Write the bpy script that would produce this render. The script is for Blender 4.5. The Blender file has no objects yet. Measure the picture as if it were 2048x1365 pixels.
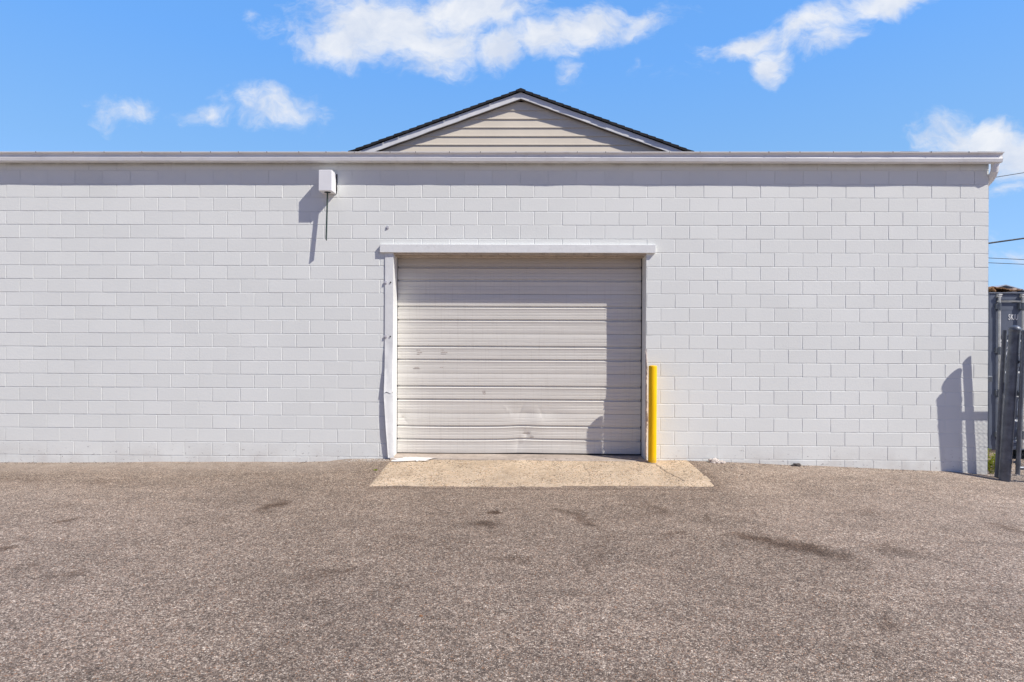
import bpy, math, random
import numpy as np
from mathutils import noise as mn, Vector
random.seed(7); rng = np.random.default_rng(7)
R_ = math.radians
sc = bpy.context.scene
col = sc.collection

# ------------------------------------------------------------------ helpers
def link(name, data, parent=None):
    o = bpy.data.objects.new(name, data); col.objects.link(o)
    if parent is not None: o.parent = parent
    return o

def tag(o, label=None, cat=None, group=None, kind=None):
    if label: o['label'] = label
    if cat: o['category'] = cat
    if group: o['group'] = group
    if kind: o['kind'] = kind
    return o

def empty(name, loc, label, cat, group=None):
    o = link(name, None); o.location = loc; o.empty_display_size = .2
    return tag(o, label, cat, group)

class MB:
    """collects geometry in world coordinates and links it as ONE mesh"""
    def __init__(s): s.v = []; s.f = []; s.c = None
    def add(s, vs, fs):
        n = len(s.v); s.v += [tuple(p) for p in vs]; s.f += [tuple(i + n for i in q) for q in fs]
    def box(s, x0, x1, y0, y1, z0, z1):
        s.add([(x0,y0,z0),(x1,y0,z0),(x1,y1,z0),(x0,y1,z0),(x0,y0,z1),(x1,y0,z1),(x1,y1,z1),(x0,y1,z1)],
              [(0,3,2,1),(4,5,6,7),(0,1,5,4),(1,2,6,5),(2,3,7,6),(3,0,4,7)])
    def bbox(s, x0, x1, y0, y1, z0, z1, b=.004):
        """box with chamfered edges"""
        import itertools
        vs = []; idx = {}
        X = (x0, x1); Y = (y0, y1); Z = (z0, z1)
        for i, j, k in itertools.product((0,1), repeat=3):
            sx = b if i == 0 else -b; sy = b if j == 0 else -b; sz = b if k == 0 else -b
            idx[(i,j,k,'x')] = len(vs); vs.append((X[i], Y[j]+sy, Z[k]+sz))
            idx[(i,j,k,'y')] = len(vs); vs.append((X[i]+sx, Y[j], Z[k]+sz))
            idx[(i,j,k,'z')] = len(vs); vs.append((X[i]+sx, Y[j]+sy, Z[k]))
        fs = []
        def q(*a): fs.append(tuple(idx[t] for t in a))
        for i in (0,1):
            L = [(i,0,0,'x'),(i,1,0,'x'),(i,1,1,'x'),(i,0,1,'x')]; q(*(L if i else L[::-1]))
            L = [(0,i,0,'y'),(0,i,1,'y'),(1,i,1,'y'),(1,i,0,'y')]; q(*(L if i else L[::-1]))
            L = [(0,0,i,'z'),(1,0,i,'z'),(1,1,i,'z'),(0,1,i,'z')]; q(*(L if i else L[::-1]))
        for a in (0,1):
            for c in (0,1):
                q((a,c,0,'x'),(a,c,1,'x'),(a,c,1,'y'),(a,c,0,'y'))
                q((a,0,c,'x'),(a,1,c,'x'),(a,1,c,'z'),(a,0,c,'z'))
                q((0,a,c,'y'),(1,a,c,'y'),(1,a,c,'z'),(0,a,c,'z'))
        for k in itertools.product((0,1), repeat=3): q(k+('x',), k+('y',), k+('z',))
        s.add(vs, fs)
    def tube(s, pts, r, n=8, cap=True, flat=None):
        pts = [Vector(p) for p in pts]; rs = r if isinstance(r, (list, tuple)) else [r]*len(pts)
        rings = []; base = len(s.v); vs = []; fs = []
        prev = None
        for i, p in enumerate(pts):
            t = (pts[min(i+1, len(pts)-1)] - pts[max(i-1, 0)]).normalized()
            if prev is None:
                a = Vector((0,0,1)) if abs(t.z) < .9 else Vector((0,1,0))
                u = t.cross(a).normalized()
            else:
                u = (prev - t*prev.dot(t)).normalized()
            prev = u; w = t.cross(u)
            fx, fy = flat if flat else (1, 1)
            for k in range(n):
                an = 2*math.pi*k/n + (math.pi/n if flat else 0)
                vs.append(p + (u*math.cos(an)*fx + w*math.sin(an)*fy)*rs[i])
        for i in range(len(pts)-1):
            for k in range(n):
                a = i*n+k; b = i*n+(k+1) % n
                fs.append((a, b, b+n, a+n))
        if cap:
            fs.append(tuple(range(n))[::-1]); m = (len(pts)-1)*n; fs.append(tuple(range(m, m+n)))
        s.add(vs, fs)
    def build(s, name, mat, parent=None, smooth=False, fix=True, autosmooth=None):
        me = bpy.data.meshes.new(name)
        off = Vector((0,0,0))
        if parent is not None:
            p = parent
            while p is not None: off += p.location; p = p.parent
        me.from_pydata([(x-off.x, y-off.y, z-off.z) for x, y, z in s.v], [], s.f)
        me.validate()
        if fix:
            import bmesh
            bm = bmesh.new(); bm.from_mesh(me); bmesh.ops.recalc_face_normals(bm, faces=bm.faces); bm.to_mesh(me); bm.free()
        me.materials.append(mat)
        if autosmooth is not None:
            me.polygons.foreach_set('use_smooth', [True]*len(me.polygons))
            me.set_sharp_from_angle(angle=R_(autosmooth))
        elif smooth: me.polygons.foreach_set('use_smooth', [True]*len(me.polygons))
        me.update()
        return link(name, me, parent)

def grid_mesh(name, P, mat, parent=None, smooth=True, attrs=None, flip=False):
    """P: (rows, cols, 3) array"""
    r, c, _ = P.shape
    off = np.zeros(3); p = parent
    while p is not None: off += np.array(p.location); p = p.parent
    V = (P.reshape(-1, 3) - off)
    i = np.arange(r*c).reshape(r, c)
    q = np.stack([i[:-1,:-1], i[:-1,1:], i[1:,1:], i[1:,:-1]], -1).reshape(-1, 4)
    if flip: q = q[:, ::-1]
    me = bpy.data.meshes.new(name)
    me.vertices.add(len(V)); me.vertices.foreach_set('co', V.astype(np.float32).ravel())
    me.loops.add(q.size); me.loops.foreach_set('vertex_index', q.astype(np.int32).ravel())
    me.polygons.add(len(q)); me.polygons.foreach_set('loop_start', np.arange(0, q.size, 4, dtype=np.int32))
    me.polygons.foreach_set('loop_total', np.full(len(q), 4, dtype=np.int32))
    me.update(calc_edges=True); me.validate()
    if smooth: me.polygons.foreach_set('use_smooth', [True]*len(me.polygons))
    for k, a in (attrs or {}).items():
        at = me.attributes.new(k, 'FLOAT', 'POINT'); at.data.foreach_set('value', a.astype(np.float32).ravel())
    me.materials.append(mat); me.update()
    return link(name, me, parent)

def fbm(x, y, sc_=1., oct_=3, seed=0.):
    return mn.fractal(Vector((x*sc_, y*sc_, seed)), 1.0, 2.0, oct_)

# ------------------------------------------------------------------ node helpers
class NT:
    def __init__(s, tree): s.t = tree; s.n = tree.nodes; s.l = tree.links
    def _s(s, inp, v):
        if hasattr(v, 'is_output') or isinstance(v, bpy.types.NodeSocket): s.l.new(v, inp)
        elif v is not None: inp.default_value = v
    def math(s, op, a, b=None, c=None, clamp=False):
        n = s.n.new('ShaderNodeMath'); n.operation = op; n.use_clamp = clamp
        s._s(n.inputs[0], a)
        if b is not None: s._s(n.inputs[1], b)
        if c is not None: s._s(n.inputs[2], c)
        return n.outputs[0]
    def vmath(s, op, a, b=None):
        n = s.n.new('ShaderNodeVectorMath'); n.operation = op
        s._s(n.inputs[0], a)
        if b is not None: s._s(n.inputs[1], b)
        return n.outputs['Value'] if op in ('LENGTH', 'DOT_PRODUCT') else n.outputs[0]
    def noise(s, v, scale, detail=3., rough=.55, dist=0., color=False):
        n = s.n.new('ShaderNodeTexNoise'); s._s(n.inputs['Vector'], v)
        n.inputs['Scale'].default_value = scale; n.inputs['Detail'].default_value = detail
        n.inputs['Roughness'].default_value = rough; n.inputs['Distortion'].default_value = dist
        return n.outputs['Color'] if color else n.outputs[0]
    def voro(s, v, scale, feature='F1', out='Distance', rand=1.):
        n = s.n.new('ShaderNodeTexVoronoi'); n.feature = feature; s._s(n.inputs['Vector'], v)
        n.inputs['Scale'].default_value = scale; n.inputs['Randomness'].default_value = rand
        return n.outputs[out]
    def ramp(s, f, stops, interp='LINEAR'):
        n = s.n.new('ShaderNodeValToRGB'); s._s(n.inputs[0], f); e = n.color_ramp.elements; n.color_ramp.interpolation = interp
        while len(e) < len(stops): e.new(.5)
        for el, (p, c) in zip(e, stops):
            el.position = p; el.color = tuple(c) + (1,) if len(c) == 3 else c
        return n.outputs[0]
    def mix(s, f, a, b, blend='MIX'):
        n = s.n.new('ShaderNodeMix'); n.data_type = 'RGBA'; n.blend_type = blend; n.clamp_factor = True
        s._s(n.inputs[0], f)
        for inp, v in ((n.inputs[6], a), (n.inputs[7], b)):
            if isinstance(v, (tuple, list)): inp.default_value = tuple(v)[:3] + (1,)
            else: s._s(inp, v)
        return n.outputs[2]
    def mr(s, v, a, b, c=0., d=1., smooth=False):
        n = s.n.new('ShaderNodeMapRange'); s._s(n.inputs[0], v)
        if smooth: n.interpolation_type = 'SMOOTHSTEP'
        for i, q in enumerate((a, b, c, d)): n.inputs[i+1].default_value = q
        return n.outputs[0]
    def attr(s, name):
        n = s.n.new('ShaderNodeAttribute'); n.attribute_name = name; return n
    def sep(s, v):
        n = s.n.new('ShaderNodeSeparateXYZ'); s._s(n.inputs[0], v); return n.outputs
    def comb(s, x, y, z):
        n = s.n.new('ShaderNodeCombineXYZ')
        for i, q in enumerate((x, y, z)): s._s(n.inputs[i], q)
        return n.outputs[0]
    def bump(s, h, strength, dist, normal=None):
        n = s.n.new('ShaderNodeBump'); s._s(n.inputs['Height'], h)
        n.inputs['Strength'].default_value = strength; n.inputs['Distance'].default_value = dist
        if normal is not None: s._s(n.inputs['Normal'], normal)
        return n.outputs[0]

def mat(name, base=(.5,.5,.5), rough=.6, metal=0., spec=.5):
    m = bpy.data.materials.new(name); m.use_nodes = True
    t = NT(m.node_tree); b = m.node_tree.nodes['Principled BSDF']
    b.inputs['Base Color'].default_value = tuple(base) + (1,)
    b.inputs['Roughness'].default_value = rough; b.inputs['Metallic'].default_value = metal
    b.inputs['Specular IOR Level'].default_value = spec
    g = m.node_tree.nodes.new('ShaderNodeNewGeometry')
    return m, t, b, g.outputs['Position']

def simple(name, base, rough=.6, metal=0., var=.12, scale=6., bumps=0., bscale=60., spec=.5, dirt=None, dirt_amt=.4):
    m, t, b, P = mat(name, base, rough, metal, spec)
    n = t.noise(P, scale, 4)
    f = t.mr(n, .3, .7, 1-var, 1+var)
    c = t.vmath('MULTIPLY', tuple(base), t.comb(f, f, f))
    if dirt:
        d = t.mr(t.noise(P, scale*2.3, 6, .65), .55, .72, 0, dirt_amt)
        c = t.mix(d, c, dirt)
    t.l.new(c, b.inputs['Base Color'])
    if bumps:
        t.l.new(t.bump(t.noise(P, bscale, 3), bumps, .01), b.inputs['Normal'])
    r = t.mr(t.noise(P, scale*1.7, 3), .3, .7, max(rough-.1, .05), min(rough+.1, 1)); t.l.new(r, b.inputs['Roughness'])
    return m

# ------------------------------------------------------------------ materials
def wall_paint():
    m, t, b, P = mat('painted_block', rough=.78, spec=.3)
    vc = t.attr('tone').outputs['Fac']
    base = t.mix(t.mr(t.noise(P, .7, 3), .3, .7), (.790,.812,.780), (.830,.852,.820))
    tone = t.mr(vc, 0, 1, .975, 1.02)
    base = t.vmath('MULTIPLY', base, t.comb(tone, tone, tone))
    xyz = t.sep(P)
    # chipped, dirty marks near the ground
    low = t.mr(xyz[2], .38, -.02, 0, 1, True)
    st = t.vmath('MULTIPLY', P, (1., 1., 2.2))
    chips = t.math('MULTIPLY', t.mr(t.noise(st, 12, 6, .7), .615, .65), low)
    base = t.mix(t.math('MULTIPLY', chips, .85), base, (.16,.15,.15))
    damp = t.math('MULTIPLY', t.mr(t.noise(P, 2.5, 5, .6), .4, .75), t.mr(xyz[2], .32, -.08, 0, .55, True))
    base = t.mix(damp, base, (.50,.46,.42))
    # grime under the gutter, its colour darkened to deepen the shade there
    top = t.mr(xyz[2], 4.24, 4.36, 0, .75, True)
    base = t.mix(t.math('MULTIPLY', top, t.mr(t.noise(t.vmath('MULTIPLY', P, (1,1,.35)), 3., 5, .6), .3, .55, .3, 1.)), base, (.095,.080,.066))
    # rare scuffs anywhere
    sc_ = t.mr(t.noise(t.vmath('MULTIPLY', P, (1,1,2.5)), 5.3, 6, .75), .715, .735)
    base = t.mix(t.math('MULTIPLY', sc_, .6), base, (.25,.25,.26))
    t.l.new(base, b.inputs['Base Color'])
    # block face texture: fine grain, pores on some blocks
    fine = t.noise(P, 150, 3, .6)
    mid = t.noise(P, 38, 3, .6)
    pv = t.voro(P, 42, rand=1.)
    pm = t.mr(t.noise(P, 2.6, 2), .46, .7)
    pores = t.math('MULTIPLY', t.mr(pv, .0, .22, -1, 0), t.math('ADD', t.math('MULTIPLY', pm, .9), .12))
    h = t.math('ADD', t.math('ADD', t.math('MULTIPLY', fine, .35), t.math('MULTIPLY', mid, .55)), t.math('MULTIPLY', pores, .8))
    t.l.new(t.bump(h, .75, .0034), b.inputs['Normal'])
    return m

def asphalt():
    m, t, b, P = mat('worn_asphalt', rough=.92, spec=.25)
    Pn = t.vmath('ADD', P, t.vmath('SCALE', t.noise(P, 30, 2, color=True)))
    warp = t.n.new('ShaderNodeVectorMath'); warp.operation = 'SCALE'
    t.l.new(t.noise(P, 55, 2, color=True), warp.inputs[0]); warp.inputs['Scale'].default_value = .012
    Pw = t.vmath('ADD', P, warp.outputs[0])
    c1 = t.voro(Pw, 135, out='Color'); d1 = t.voro(Pw, 135)
    c2 = t.voro(Pw, 78, out='Color'); d2 = t.voro(Pw, 78)
    s1 = t.sep(c1)[0]; s2 = t.sep(c2)[0]
    stops = [(0,(.030,.026,.025)),(.16,(.075,.062,.055)),(.34,(.165,.135,.115)),(.58,(.27,.222,.190)),(.78,(.40,.34,.295)),(.92,(.60,.54,.48)),(1,(.80,.76,.70))]
    a = t.ramp(s1, stops); bb = t.ramp(s2, stops)
    base = t.mix(.42, a, bb)
    # a few rusty stones
    rust = t.math('MULTIPLY', t.math('GREATER_THAN', t.sep(c1)[1], .95), .6)
    base = t.mix(rust, base, (.36,.19,.10))
    # binder between stones, darkened to paint in the shadows between them
    gap = t.mr(d1, .40, .70, 0, .75)
    base = t.mix(gap, base, (.10,.085,.078))
    # mid scale and large scale patchiness
    n1 = t.noise(P, 12, 5, .7); n2 = t.noise(P, .45, 5, .6); n3 = t.noise(t.vmath('MULTIPLY', P, (.7,1.5,1.)), 1.9, 6, .7, .8)
    k = t.math('MULTIPLY', t.mr(n1, .3, .7, .82, 1.18), t.mr(n2, .3, .7, .86, 1.13))
    k = t.math('MULTIPLY', k, t.mr(n3, .28, .62, .78, 1.08))
    k = t.math('MULTIPLY', k, t.mr(t.noise(P, 55, 5, .8), .36, .64, .70, 1.28))
    k = t.math('MULTIPLY', k, t.mr(t.sep(t.voro(Pw, 70, out='Color'))[2], 0, 1, .88, 1.12))
    base = t.vmath('MULTIPLY', t.vmath('MULTIPLY', base, (1.27,1.15,.975)), t.comb(k, k, k))
    dust = t.attr('dust').outputs['Fac']
    base = t.mix(t.math('MULTIPLY', dust, t.mr(t.noise(P, 5, 4), .3, .7, .4, 1.)), base, (.47,.395,.325))
    pale = t.attr('pale').outputs['Fac']
    base = t.mix(pale, base, t.vmath('MULTIPLY', base, (1.25,1.29,1.36)))
    st = t.attr('stain').outputs['Fac']
    sn = t.mr(t.math('ADD', t.math('MULTIPLY', t.noise(P, 34, 7, .85), .7), t.math('MULTIPLY', st, .40)), .39, .58, 0, 1)
    stf = t.math('MULTIPLY', t.math('MULTIPLY', st, sn), .98, clamp=True)
    base = t.mix(stf, base, t.vmath('MULTIPLY', base, (.36,.30,.26)))
    # pits
    pit = t.mr(t.noise(P, 46, 4, .7), .70, .74, 0, .75)
    base = t.mix(pit, base, (.03,.026,.024))
    t.l.new(base, b.inputs['Base Color'])
    h = t.math('ADD', t.math('MULTIPLY', d1, -.6), t.math('MULTIPLY', d2, -.5))
    h = t.math('ADD', h, t.math('MULTIPLY', t.noise(P, 26, 4, .6), .9))
    t.l.new(t.bump(h, .8, .007), b.inputs['Normal'])
    return m

def apron_mat(pale=False):
    m, t, b, P = mat('sill_concrete' if pale else 'exposed_aggregate', rough=.9, spec=.25)
    base = t.mix(t.mr(t.noise(P, 2.2, 5, .6), .3, .7), (.50,.385,.262) if not pale else (.40,.335,.28), (.635,.505,.355) if not pale else (.52,.45,.385))
    if not pale:
        c = t.sep(t.voro(P, 58, out='Color')); d = t.voro(P, 58)
        wear = t.mr(t.noise(P, 2.5, 4, .6), .33, .56, .15, 1.)
        near = t.math('LESS_THAN', d, .50)
        dark = t.math('MULTIPLY', t.math('MULTIPLY', t.math('LESS_THAN', c[0], .26), near), wear)
        org = t.math('MULTIPLY', t.math('MULTIPLY', t.math('GREATER_THAN', c[0], .84), near), wear)
        lite = t.math('MULTIPLY', t.math('GREATER_THAN', c[1], .86), near)
        base = t.mix(t.math('MULTIPLY', org, .75), base, (.44,.24,.10))
        base = t.mix(t.math('MULTIPLY', lite, .6), base, (.70,.62,.52))
        base = t.mix(t.math('MULTIPLY', dark, .95), base, (.06,.04,.03))
        base = t.mix(t.mr(t.noise(P, 60, 3, .7), .68, .73, 0, .8), base, (.13,.10,.08))
    k = t.math('MULTIPLY', t.mr(t.noise(P, 14, 5, .7), .3, .7, .80, 1.12), t.mr(t.noise(P, 1.6, 4, .6), .3, .6, .84, 1.06))
    base = t.vmath('MULTIPLY', base, t.comb(k, k, k))
    cr = t.attr('crack').outputs['Fac']
    base = t.mix(t.math('MULTIPLY', cr, .9), base, (.07,.055,.045))
    t.l.new(base, b.inputs['Base Color'])
    t.l.new(t.bump(t.noise(P, 70, 4, .65), .5, .004), b.inputs['Normal'])
    return m

def door_paint():
    m, t, b, P = mat('door_paint', rough=.5, spec=.4)
    xyz = t.sep(P)
    st = t.vmath('MULTIPLY', P, (.35, 1., 4.))
    n = t.noise(st, 5, 4, .6)
    base = t.mix(t.mr(n, .3, .7), (.695,.675,.62), (.755,.735,.68))
    # browner tint towards the top, then vertical streaks of grime
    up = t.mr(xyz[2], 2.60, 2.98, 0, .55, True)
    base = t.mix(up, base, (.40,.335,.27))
    vs = t.vmath('MULTIPLY', P, (9., 1., .35))
    streak = t.mr(t.noise(vs, 4, 4, .6), .55, .75, 0, .16)
    base = t.mix(streak, base, (.36,.31,.26))
    dots = t.mr(t.noise(P, 34, 4, .6), .735, .76, 0, .6)
    base = t.mix(dots, base, (.22,.19,.17))
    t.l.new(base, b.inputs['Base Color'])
    t.l.new(t.mr(t.noise(P, 6, 3), .3, .7, .42, .6), b.inputs['Roughness'])
    t.l.new(t.bump(t.noise(t.vmath('MULTIPLY', P, (.25,1,1.4)), 9, 3), .25, .004), b.inputs['Normal'])
    return m

M = {}
M['wall'] = wall_paint(); M['asphalt'] = asphalt(); M['apron'] = apron_mat(); M['sill'] = apron_mat(True); M['door'] = door_paint()
M['white'] = simple('white_trim_paint', (.80,.815,.80), .5, var=.04, bumps=.15, bscale=25, dirt=(.42,.40,.39), dirt_amt=.18)
M['gutter'] = simple('gutter_paint', (.80,.805,.80), .38, var=.05, scale=2.5, bumps=.12, bscale=8, dirt=(.50,.47,.43), dirt_amt=.25)
M['darkgap'] = simple('door_gap_shade', (.035,.033,.032), .9)
M['siding'] = simple('vinyl_siding', (.80,.72,.585), .55, var=.05, scale=1.5, bumps=.1, bscale=12)
M['rake'] = simple('rake_paint', (.86,.86,.85), .5, var=.05, scale=3, bumps=.3, bscale=14, dirt=(.58,.60,.64), dirt_amt=.2)
M['soffit'] = simple('soffit', (.34,.28,.22), .8, var=.15)
M['headwood'] = simple('header_board', (.52,.44,.36), .7, var=.15, dirt=(.12,.09,.07), dirt_amt=.7)
def shingle_mat():
    m, t, b, P = mat('asphalt_shingle', rough=.95, spec=.2)
    c = t.sep(t.voro(t.vmath('MULTIPLY', P, (3.2, 6., 1.)), 1.4, out='Color'))[0]
    g = t.noise(P, 140, 2)
    k = t.mr(c, 0, 1, .75, 1.25); base = t.mix(t.mr(g, .35, .65), (.018,.018,.021), (.055,.055,.060))
    t.l.new(t.vmath('MULTIPLY', base, t.comb(k, k, k)), b.inputs['Base Color'])
    t.l.new(t.bump(g, .5, .004), b.inputs['Normal']); return m
M['shingle'] = shingle_mat()
M['lampbox'] = simple('lampbox_enamel', (.84,.845,.85), .4, var=.03, bumps=.04, bscale=10)
M['black'] = simple('rubber_and_hole_shade', (.015,.015,.017), .6)
M['green'] = simple('dark_green_metal', (.020,.045,.038), .45, .2)
def yellow_mat():
    m, t, b, P = mat('safety_yellow', rough=.5, spec=.25)
    k = t.mr(t.noise(t.vmath('MULTIPLY', P, (1,1,.25)), 14, 4), .3, .7, .93, 1.04)
    base = t.vmath('MULTIPLY', (1.0,.585,.002), t.comb(k, k, k))
    chips = t.mr(t.noise(P, 30, 5, .7), .72, .75, 0, .6)
    low = t.mr(t.sep(P)[2], .14, .02, 0, .6, True)
    base = t.mix(t.math('MULTIPLY', low, t.mr(t.noise(P, 24, 5, .7), .42, .6)), base, (.30,.20,.08))
    base = t.mix(t.math('MULTIPLY', chips, .9), base, (.32,.20,.06))
    t.l.new(base, b.inputs['Base Color']); t.l.new(t.bump(t.noise(P, 60, 3), .15, .003), b.inputs['Normal']); return m
M['yellow'] = yellow_mat()
M['galv_dark'] = simple('painted_steel_pole', (.140,.156,.180), .42, .3, var=.3, scale=9, bumps=.2, bscale=40, dirt=(.06,.06,.06), dirt_amt=.35)
M['galv'] = simple('galvanised_rod', (.60,.60,.57), .5, .3, var=.2, scale=10, bumps=.15, bscale=50, dirt=(.20,.15,.10), dirt_amt=.6)
M['wire'] = simple('galvanised_wire', (.22,.24,.26), .45, .6)
M['container'] = simple('container_paint', (.105,.125,.170), .55, var=.12, scale=3, bumps=.12, bscale=14, dirt=(.07,.065,.06), dirt_amt=.5)
M['ledge'] = simple('sunlit_dusty_ledge', (.46,.48,.50), .7, var=.2, scale=12, dirt=(.2,.2,.22), dirt_amt=.5)  # lighter than the doors: sunlight on the ledges put into the colour, plus dust
M['cont_dark'] = simple('door_gasket', (.020,.020,.022), .8)
M['letter'] = simple('white_lettering', (.74,.75,.76), .6, var=.08, scale=20, dirt=(.35,.38,.42), dirt_amt=.4)
M['tin'] = simple('tin_sheet', (.52,.54,.57), .5, .3, var=.1, scale=4)
M['scrap'] = simple('weathered_plywood', (.30,.165,.075), .85, var=.5, scale=18, bumps=.6, bscale=40, dirt=(.06,.035,.02), dirt_amt=.9)
M['wood'] = simple('lumber', (.46,.37,.30), .8, var=.25, scale=15, bumps=.3)
M['cable'] = simple('cable', (.018,.018,.020), .6)
M['bolt'] = simple('painted_bolt', (.62,.61,.62), .45, .3, var=.1)
M['chunk'] = simple('broken_concrete', (.62,.55,.49), .9, var=.25, scale=20, bumps=.8, bscale=60, dirt=(.28,.24,.20), dirt_amt=.6)
M['patch'] = simple('rough_mortar', (.60,.54,.49), .9, var=.22, scale=9, bumps=.9, bscale=45, dirt=(.42,.32,.25), dirt_amt=.6)
M['spill'] = simple('spilled_paint', (.80,.76,.70), .8, var=.08, scale=12, dirt=(.5,.42,.34), dirt_amt=.5)
def leaf_mat():
    m, t, b, P = mat('weed_leaf', rough=.6, spec=.3)
    base = t.ramp(t.noise(P, 40, 3), [(.3,(.14,.25,.02)),(.5,(.40,.48,.03)),(.7,(.66,.52,.06))])
    t.l.new(base, b.inputs['Base Color']); b.inputs['Subsurface Weight'].default_value = 0
    tr = t.n.new('ShaderNodeBsdfTranslucent'); t.l.new(base, tr.inputs[0])
    mx = t.n.new('ShaderNodeMixShader'); mx.inputs[0].default_value = .35
    t.l.new(b.outputs[0], mx.inputs[1]); t.l.new(tr.outputs[0], mx.inputs[2])
    t.l.new(mx.outputs[0], m.node_tree.nodes['Material Output'].inputs[0]); return m
M['leaf'] = leaf_mat()
def stones_mat(name, cols):
    m, t, b, P = mat(name, rough=.9, spec=.25)
    v = t.attr('tone').outputs['Fac']
    base = t.ramp(v, cols); k = t.mr(t.noise(P, 90, 3), .3, .7, .8, 1.2)
    t.l.new(t.vmath('MULTIPLY', base, t.comb(k, k, k)), b.inputs['Base Color']); return m
M['gravel'] = stones_mat('gravel_stone', [(0,(.10,.085,.07)),(.4,(.28,.23,.19)),(.8,(.45,.40,.35)),(1,(.62,.58,.53))])

# ------------------------------------------------------------------ ground
GX = np.array([-60,-14,-7.6,-3.19,-2.75,-2.5,-1.95,2.43,2.8,3.33,4.75,6.18,6.71,7.4,9,60.])
GZ = np.array([-.10,-.09,-.069,-.032,-.018,.012,.022,.024,.012,-.002,-.054,-.108,-.150,-.185,-.20,-.22])
FX = np.array([-60,-8,-2,2.4,4.5,6.7,9,60.])
FZ = np.array([-.14,-.115,-.060,-.050,-.120,-.235,-.29,-.34])
def gheight(X, Y):
    w = np.clip(-Y/1.35, 0, 1); w = w*(1.25-.25*w) if False else w
    zw = np.interp(X, GX, GZ); zf = np.interp(X, FX, FZ)
    z = zw*(1-w)+zf*w
    return z - .012*np.clip(-Y-1.35, 0, 30)
def gz(x, y): return float(gheight(np.array([x]), np.array([y]))[0])

def axis(a, b, step, far):
    mid = np.arange(a, b+step/2, step)
    k = np.geomspace(step*1.6, far, 26)
    return np.concatenate([(a-k)[::-1], mid, b+k])
gx = axis(-9.5, 9.0, .045, 300); gy = axis(-6.2, 1.6, .04, 300)
GXm, GYm = np.meshgrid(gx, gy)
Z = gheight(GXm, GYm)
# gentle unevenness
def vnoise(X, Y, s, seed):
    """value noise, numpy"""
    def h(i, j):
        q = np.sin(i*127.1 + j*311.7 + seed*74.7)*43758.5453
        return q - np.floor(q)
    x = X*s; y = Y*s; i = np.floor(x); j = np.floor(y); fx = x-i; fy = y-j
    fx = fx*fx*(3-2*fx); fy = fy*fy*(3-2*fy)
    return (h(i,j)*(1-fx)+h(i+1,j)*fx)*(1-fy) + (h(i,j+1)*(1-fx)+h(i+1,j+1)*fx)*fy
def vf(X, Y, s, seed, o=3):
    r = 0; a = 1; t_ = 0
    for k in range(o): r = r + a*vnoise(X, Y, s*2**k, seed+k); t_ += a; a *= .5
    return r/t_
Z = Z + (vf(GXm, GYm, 1.3, 1)-.5)*.014 + (vf(GXm, GYm, 6, 5)-.5)*.006
inslab = ((GXm > -1.80) & (GXm < 2.38) & (GYm > -1.22)).astype(float)
Z = Z - inslab*.05                                         # asphalt dives under the concrete apron
under = ((GXm < 6.66) & (GYm > .06)).astype(float); Z = Z - under*.05
STAINS = [[2.209, -3.093, 0.195, -0.158, -0.056, -0.117, 1], [2.478, -3.294, 0.226, -0.141, -0.065, -0.121, 0.9], [2.74, -3.456, 0.126, -0.104, -0.056, -0.091, 0.7], [-2.697, -2.11, 0.111, 0.127, 0.054, -0.111, 0.9], [-0.333, -2.74, 0.117, -0.092, -0.003, -0.103, 0.8], [-1.509, -3.945, 0.243, 0.104, 0.044, -0.113, 0.55], [-1.314, -3.86, 0.043, 0.038, 0.011, -0.029, 0.9], [0.649, -2.504, 0.165, -0.298, -0.03, -0.12, 0.7], [0.494, -2.191, 0.104, -0.029, -0.008, -0.073, 0.6], [0.704, -3.237, 0.037, -0.039, -0.123, -0.502, 0.5], [0.508, -3.816, 0.027, -0.027, -0.078, -0.316, 0.45], [1.466, -3.003, 0.141, 0.038, -0.023, -0.096, 0.6], [3.355, -3.221, 0.182, -0.174, -0.079, -0.112, 0.6], [5.009, -2.385, 0.118, -0.126, -0.073, -0.084, 0.6], [1.464, -2.164, 0.179, -0.122, -0.036, -0.127, 0.6], [1.228, -2.403, 0.277, 0.084, -0.024, -0.135, 0.4], [3.821, -2.06, 0.253, -0.026, -0.068, -0.113, 0.45], [0.518, -4.235, 0.254, 0.006, -0.008, -0.067, 0.4], [3.23, -4.56, 0.079, -0.125, -0.091, -0.094, 0.5], [3.149, -4.453, 0.105, -0.074, -0.051, -0.059, 0.35], [-4.518, -3.396, 0.034, 0.032, 0.046, -0.048, 1], [-4.532, -2.579, 0.059, 0.024, 0.039, -0.049, 0.8], [-4.058, -3.823, 0.145, 0.116, 0.094, -0.1, 0.4], [-1.239, -2.871, 0.256, 0.167, 0.032, -0.115, 0.35], [-0.006, -4.8, 0.158, 0.003, 0.0, -0.057, 0.35], [-0.242, -2.303, 0.037, -0.021, -0.001, -0.053, 1.2], [1.955, -2.468, 0.062, 0.002, -0.027, -0.084, 0.6], [-5.306, -1.046, 0.317, 0.01, 0.092, -0.129, 0.5], [-6.365, -0.943, 0.385, 0.012, 0.112, -0.133, 0.5], [-3.222, -2.61, 0.307, 0.199, 0.093, -0.157, 0.25], [2.472, -4.809, 0.139, -0.061, -0.046, -0.061, 0.25], [0.184, -5.09, 0.136, -0.153, -0.025, -0.07, 0.3], [-1.072, -3.218, 0.156, 0.298, 0.034, -0.093, 0.3], [-0.789, -4.043, 0.14, 0.069, 0.023, -0.09, 0.3], [1.035, -4.84, 0.182, 0.113, -0.005, -0.052, 0.25], [-1.312, -5.067, 0.165, 0.033, 0.019, -0.044, 0.3]]
stain = np.zeros_like(Z)
rs_ = np.random.default_rng(5)
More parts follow.
